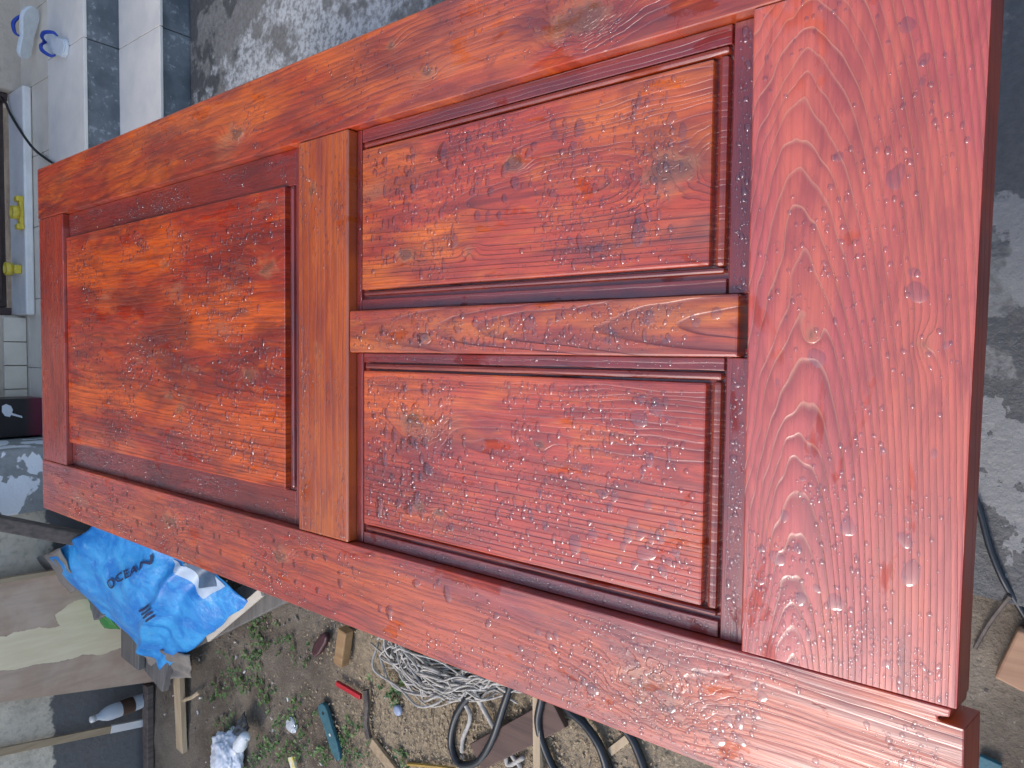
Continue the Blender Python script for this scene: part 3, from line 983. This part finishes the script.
def on_sack(name, polys, m, lift):
    """flat print: outlines given on the sheet"""
    bm = bmesh.new()
    for uv in polys:
        bm.faces.new([bm.verts.new(sack_at(u, v, lift)) for u, v in uv])
    return child(obj(name, bm, m), sack)


m_ink = simple('dark_blue_ink', (.012, .02, .09), .5, .3, 30)
cu = bpy.data.curves.new('txt', 'FONT')
cu.body = 'OCEAN'; cu.size = 1.0; cu.resolution_u = 3; cu.space_character = 1.12; cu.offset = .018
to = bpy.data.objects.new('txt', cu); sc.collection.objects.link(to)
me = bpy.data.meshes.new_from_object(to.evaluated_get(bpy.context.evaluated_depsgraph_get()))
bpy.data.objects.remove(to)
mx = max(v.co.x for v in me.vertices)
q00, q10, q01 = sack_inv(112, 590), sack_inv(154, 563), sack_inv(107.5, 582.5)
bm = bmesh.new(); bm.from_mesh(me)
bmesh.ops.subdivide_edges(bm, edges=[e for e in bm.edges if e.calc_length() > .12], cuts=2)
for v in bm.verts:
    tx, ty = v.co.x / mx, v.co.y / .72
    u = q00[0] + (q10[0] - q00[0]) * tx + (q01[0] - q00[0]) * ty
    vv = q00[1] + (q10[1] - q00[1]) * tx + (q01[1] - q00[1]) * ty
    v.co = sack_at(u, vv, .007)
child(obj('lettering', bm, m_ink), sack)
def patch_on_sack(name, quad, m, lift, n=14):
    q = [sack_inv(*p) for p in quad]

    def fn(s, t):
        a = [q[0][i] + (q[1][i] - q[0][i]) * s for i in (0, 1)]
        b = [q[3][i] + (q[2][i] - q[3][i]) * s for i in (0, 1)]
        return sack_at(a[0] + (b[0] - a[0]) * t, a[1] + (b[1] - a[1]) * t, lift)
    return child(obj(name, grid_bm(fn, n, n), m, smooth=True), sack)


for k in range(4):
    ex_, ey_ = 140 + k * 2.2, 610 + k * 3.4
    patch_on_sack('emblem_bar', [(ex_, ey_), (ex_ + 9.5, ey_ - 6), (ex_ + 10.6, ey_ - 4.2), (ex_ + 1.1, ey_ + 1.8)], m_ink, .0065, 4)
patch_on_sack('white_print_panel', [(173, 559), (214, 570), (226, 586), (204, 599)], simple('white_sack_print', (.5, .6, .72), .4, .25, 14), .003)
patch_on_sack('picture_print', [(186, 560), (216, 572), (218, 586), (200, 588)], simple('picture_ink', (.1, .16, .24), .4, .4, 25), .0055)

# ------------------------------------------------------------------ things lying in the yard
m_teal = simple('teal_rubber', (.03, .13, .16), .6, .25, 40, .001)
t0, t1 = G(322, 703, .012), G(340, 760, .012)
ax = (t1 - t0).normalized(); sx_ = Vector((ax.y, -ax.x, 0)); Ls = (t1 - t0).length
pr = [(0, .012), (.05, .021), (.15, .026), (.4, .022), (.7, .024), (.88, .02), (.97, .012), (1, .004)]
pts = [t0 + ax * u * Ls + sx_ * v for u, v in pr] + [t0 + ax * u * Ls - sx_ * v for u, v in pr[::-1]]
so_ = tag(empty('rubber_sole', t0.lerp(t1, .5)), 'worn teal rubber sole lying on the soil', 'sole')
child(obj('sole', prism_bm(pts, .006, .02, .003), m_teal), so_)
h_ = t0 + ax * .032
bm = lathe_bm([(.006, .0195), (.006, .0206)], 12); bm.transform(Matrix.Translation((h_.x, h_.y, 0)))
child(obj('strap_hole', bm, m_blk), so_)
h_ = t0 + ax * Ls * .55
bm = lathe_bm([(.005, .0195), (.005, .0207)], 8); bm.transform(Matrix.Translation((h_.x, h_.y, 0)))
child(obj('white_fleck', bm, m_whitep), so_)

m0, m1 = G(315, 654, .012), G(328, 634, .012)
ax = (m1 - m0).normalized(); sx_ = Vector((ax.y, -ax.x, 0)); Ls = (m1 - m0).length
pts = [m0 + ax * u * Ls + sx_ * v for u, v in ((0, .012), (.3, .02), (.8, .018), (1, .01), (1, -.01), (.8, -.018), (.3, -.02), (0, -.012))]
tag(obj('leather_scrap', prism_bm(pts, .004, .024, .006), simple('maroon_leather', (.06, .012, .018), .5, .4, 40)), 'dark maroon leather scrap lying on bare soil', 'leather scrap')
tag(obj('wood_block', bar(G(346, 629, .02), G(341, 664, .02), .042, .034), sawn('brown_block', (.36, .22, .1), (.25, .14, .06), 1)), 'brown wooden block on the soil near the door edge', 'wood block')
tag(obj('red_strip', bar(G(337, 683, .012), G(361, 697, .012), .016, .012), simple('red_plastic', (.5, .02, .03), .35, .2)), 'thin red plastic strip lying on the soil', 'plastic strip')
tag(obj('dark_stick', tube_bm([G(366, 690, .012), G(367, 705, .015), G(366, 722, .012), G(369, 738, .01)], .011, 7), m_dkwood), 'short dark stick pointing from the red strip', 'stick')
tag(obj('tan_lath', bar(G(372, 742, .01), G(398, 775, .01), .035, .012), m_tanwood), 'tan lath end lying past the dark stick', 'lath')
tag(obj('brown_plank', bar(G(478, 756, .014), G(560, 712, .014), .075, .02), sawn('red_brown_plank', (.13, .075, .055), (.08, .045, .035), 1)), 'dark red brown plank under the black cable loops', 'plank')
tag(obj('pale_lath', bar(G(537, 690, .03), G(538, 790, .03), .022, .012), m_ltwood), 'narrow pale lath lying across the brown plank', 'lath')
tag(obj('yellow_straw', tube_bm([G(408, 764, .01), G(430, 766, .014), G(455, 769, .01)], .006, 6), simple('straw_yellow', (.45, .28, .06), .6, .2)), 'thin yellow cane lying by the cable loop', 'cane')
tag(obj('orange_chip', bar(G(610, 752, .01), G(628, 738, .014), .018, .006), m_ltwood), 'small yellow wood chip between the cable loops', 'wood chip')
bm = box_bm(-.025, .025, -.016, .016, 0, .012, .003); pq = G(294, 763, .008); bm.transform(Matrix.Translation((pq.x, pq.y, .006)) @ Matrix.Rotation(.5, 4, 'Z'))
tag(obj('yellow_packet', bm, simple('yellow_packet_print', (.7, .55, .05), .4, .4, 60, col2=(.75, .75, .7))), 'small yellow and white packet among the weeds', 'packet')
bm = lathe_bm([(.016, 0), (.017, .003), (.016, .009), (.01, .011)], 16); pq = G(398, 710, .01); bm.transform(Matrix.Translation((pq.x, pq.y, .006)))
tag(obj('bottle_cap', bm, simple('pale_blue_plastic', (.3, .36, .5), .4, .2), smooth=True), 'pale blue bottle cap lying in the sawdust', 'bottle cap')
bm = bmesh.new(); bmesh.ops.create_icosphere(bm, subdivisions=3, radius=.028)
for v in bm.verts:
    v.co *= 1 + .35 * fbm(v.co.x * 60, v.co.y * 60, v.co.z * 60 + 4); v.co.z = max(v.co.z * .4, -.005)
pq = G(291, 726, .01); bm.transform(Matrix.Translation((pq.x, pq.y, .008)))
tag(obj('plastic_wrapper', bm, mb.m), 'crumpled clear wrapper among the weeds', 'wrapper')
bm = bmesh.new(); bmesh.ops.create_icosphere(bm, subdivisions=5, radius=.1)
for v in bm.verts:
    p = v.co.copy()
    v.co = Vector((p.x * 1.0, p.y * .75, p.z * .5)) * (1 + .28 * fbm(p.x * 12, p.y * 12, p.z * 12) + .16 * abs(fbm(p.x * 35, p.y * 35, p.z * 35)))
    v.co.z = max(v.co.z + .03, 0)
pq = G(228, 757, .03); bm.transform(Matrix.Translation((pq.x, pq.y, 0)))
wb = tag(empty('plastic_bag', (pq.x, pq.y, 0)), 'crumpled white plastic bag with dark shard at the picture bottom', 'plastic bag')
child(obj('bag', bm, simple('white_film', (.72, .75, .8), .35, .12, 20), smooth=True), wb)
bm = tube_bm([G(240, 745, .06), G(245, 736, .08), G(249, 739, .06)], lambda q: .022 * (1 - q) + .006, 8)
child(obj('knot', bm, m_foam, smooth=True), wb)
tag(obj('dark_shard', flap(G(231, 735, .02), G(243, 712, .05), G(248, 724, .05), G(246, 738, .03), .01, 5, 6), simple('dark_shard', (.03, .035, .04), .3, .4)), 'dark plastic shard standing behind the white bag', 'shard')

# rope heap
m_rope = simple('grey_cotton_yarn', (.54, .5, .44), .95, .35, 60, .001)
bm = bmesh.new()
rnd = random.Random(5)
WAY = ((392, 638), (396, 656), (412, 674), (434, 688), (458, 690), (478, 684), (498, 684), (512, 682))
for k in range(80):
    j = 1.0 + .5 * rnd.random()
    ox, oy = rnd.gauss(0, 6), rnd.gauss(0, 9)
    n0 = rnd.randint(0, 2); n1 = rnd.randint(5, 8)
    pts = [G(x + ox + rnd.gauss(0, 5) * j, y + oy - 4 + rnd.gauss(0, 5) * j, rnd.uniform(.006, .05)) for x, y in WAY[n0:n1]]
    if rnd.random() < .5: pts = pts[::-1][:rnd.randint(3, len(pts))]
    tube_bm(pts, rnd.uniform(.0024, .0042), 5, bm, 6)
for k in range(26):
    cx, cy = rnd.choice(WAY[:6]); r_ = rnd.uniform(6, 15); a0 = rnd.uniform(0, 6.28)
    pts = [G(cx + rnd.gauss(0, 2) + r_ * math.cos(a0 + i * .8), cy + rnd.gauss(0, 2) + r_ * .8 * math.sin(a0 + i * .8), rnd.uniform(.01, .05)) for i in range(rnd.randint(4, 8))]
    tube_bm(pts, rnd.uniform(.0024, .004), 5, bm, 6)
for pl in (((455, 690, .03), (470, 715, .02), (463, 738, .012), (462, 752, .01)), ((475, 690, .04), (485, 712, .02), (500, 735, .012), (512, 755, .012), (520, 768, .012), (505, 772, .012)),
           ((470, 688, .04), (482, 706, .025), (494, 728, .014), (505, 748, .014), (508, 765, .012), (524, 757, .014))):
    tube_bm([G(*q) for q in pl], .0065, 6, bm, 6)
tag(obj('rope_heap', bm, m_rope, smooth=True), 'tangled heap of grey cotton rope under the door edge', 'rope')

# black cable
m_cable = simple('black_cable', (.012, .016, .022), .4, .3, 50)
cp = [(560, 640, .012), (520, 668, .02), (497, 684, .03), (474, 692, .03), (457, 714, .02), (451, 742, .014), (459, 763, .014), (477, 762, .016), (492, 740, .03), (505, 702, .035), (514, 680, .03), (530, 668, .03), (542, 690, .032), (538, 722, .03), (546, 752, .02), (562, 780, .014), (590, 792, .014), (606, 775, .02), (600, 748, .03), (585, 725, .032), (566, 706, .03), (570, 690, .02), (600, 705, .02), (628, 733, .016), (640, 757, .014), (648, 780, .014), (660, 800, .014)]
tag(obj('black_cable', tube_bm([G(*q) for q in cp], .0105, 10), m_cable, smooth=True), 'thick black cable lying in loops on the sawdust', 'cable')
cp = [(570, 700, .02), (582, 720, .02), (598, 742, .02), (610, 770, .014), (614, 790, .012)]
tag(obj('cable_length', tube_bm([G(*q) for q in cp], .0095, 10), m_cable, smooth=True), 'second black cable running close beside the rightmost loop', 'cable')
cp = [(955, 470, .03), (972, 492, .03), (981, 515, .03), (990, 548, .03), (1003, 580, .028), (1018, 605, .016), (1040, 640, .012)]
tag(obj('thin_cable', tube_bm([G(*q) for q in cp], .0055, 8), m_cable, smooth=True), 'thin dark cable crossing the pavement edge beside the near end', 'cable')
bm = bar(G(1010, 682, .02), G(1034, 634, .02), .045, .035)
tag(obj('timber_stub', bm, sawn('orange_brown_stub', (.42, .24, .14), (.3, .16, .09), 1)), 'orange brown timber stub on the soil at the right picture edge', 'timber')
tag(obj('grey_twig', tube_bm([G(975, 648, .012), G(990, 622, .016), G(1010, 596, .03)], .004, 6), m_dkwood), 'thin grey twig beside the timber stub', 'twig')
bm = bar(G(978, 762, .012), G(1000, 772, .012), .03, .012)
tag(obj('blue_scrap', bm, m_teal), 'dark blue scrap at the lower right corner', 'scrap')

# ------------------------------------------------------------------ ground cover
m_leaf = Mat('weed_leaf')
n = m_leaf.noise(m_leaf.P(), 25, 3)
m_leaf.set(color=m_leaf.mix(n.step(.35, .65), (.035, .09, .018), (.1, .18, .045)), rough=.55)
V, F = [], []
rnd = random.Random(11)
WD = [(262, 632, 9), (255, 650, 10), (270, 645, 8), (228, 655, 5), (245, 685, 12), (238, 676, 8), (268, 690, 10), (225, 690, 6), (232, 720, 9), (226, 735, 7), (285, 722, 8), (275, 745, 14), (262, 755, 12), (295, 745, 9), (310, 750, 7), (352, 728, 8), (350, 742, 6), (330, 750, 8), (395, 690, 6), (385, 682, 4), (290, 640, 5), (300, 700, 6), (310, 720, 5), (405, 755, 5), (285, 760, 9), (250, 768, 8), (270, 700, 6), (255, 668, 6), (215, 700, 5), (345, 765, 6), (222, 760, 5), (300, 655, 3), (262, 618, 7), (358, 752, 5), (400, 698, 4)]
for (x, y, n_) in WD:
    for k in range(n_):
        p = G(x + rnd.gauss(0, 6), y + rnd.gauss(0, 6), .0)
        for j in range(rnd.randint(4, 8)):
            a = rnd.uniform(0, 6.28); L = rnd.uniform(.008, .02); wd = L * rnd.uniform(.3, .5); ti = rnd.uniform(.1, .9)
            d = Vector((math.cos(a), math.sin(a), ti)).normalized(); s_ = Vector((-d.y, d.x, rnd.uniform(-.3, .3))).normalized()
            b = p + Vector((rnd.uniform(-.01, .01), rnd.uniform(-.01, .01), rnd.uniform(0, .02)))
            o0 = len(V)
            V += [tuple(b), tuple(b + d * L * .5 + s_ * wd), tuple(b + d * L - Vector((0, 0, L * .25))), tuple(b + d * L * .5 - s_ * wd)]
            F += [(o0, o0 + 1, o0 + 2), (o0, o0 + 2, o0 + 3)]
me = bpy.data.meshes.new('weeds'); me.from_pydata(V, [], F); me.materials.append(m_leaf.m)
o = bpy.data.objects.new('weeds', me); sc.collection.objects.link(o)
tag(o, 'low green weeds growing in patches on the soil', 'weeds', kind='stuff')


def litter(name, n, place, smin, smax, thick, m, label, cat, sd):
    rnd = random.Random(sd)
    V, F = [], []
    for _ in range(n):
        x, y, z = place(rnd)
        a = rnd.uniform(0, 6.28); L = rnd.uniform(smin, smax); wd = L * rnd.uniform(.2, .6); t = rnd.uniform(-.35, .35)
        cx, sx = math.cos(a), math.sin(a)
        o0 = len(V)
        for dz in (0, thick):
            for (u, v) in ((-1, -1), (1, -1), (.8, 1), (-.7, .9)):
                px, py = u * L * .5, v * wd * .5
                V.append((x + px * cx - py * sx, y + px * sx + py * cx, z + dz + abs(t) * L * .5 + t * px))
        F += [tuple(o0 + i for i in f) for f in ((3, 2, 1, 0), (4, 5, 6, 7), (0, 1, 5, 4), (1, 2, 6, 5), (2, 3, 7, 6), (3, 0, 4, 7))]
    me = bpy.data.meshes.new(name); me.from_pydata(V, [], F); me.materials.append(m)
    o = bpy.data.objects.new(name, me); sc.collection.objects.link(o)
    return tag(o, label, cat, kind='stuff')


def pl_saw(r):
    x, y = r.gauss(-1.12, .28), r.gauss(1.2, .38)
    return x, y, 0.004


def pl_soil(r):
    return r.uniform(-2.0, -.46), r.uniform(-.3, 3.1), 0.0


litter('sawdust', 9000, pl_saw, .003, .011, .001, simple('sawdust_chip', (.46, .36, .23), .9, .4, 80), 'pale sawdust and wood chips scattered on the soil', 'sawdust', 21)
litter('gravel', 1300, pl_soil, .004, .014, .004, simple('grit', (.3, .27, .23), .9, .5, 90), 'small stones and crumbs on the soil', 'gravel', 22)
litter('plaster_crumbs', 150, pl_soil, .006, .018, .005, m_tile_w, 'white plaster crumbs scattered on the soil', 'crumbs', 23)
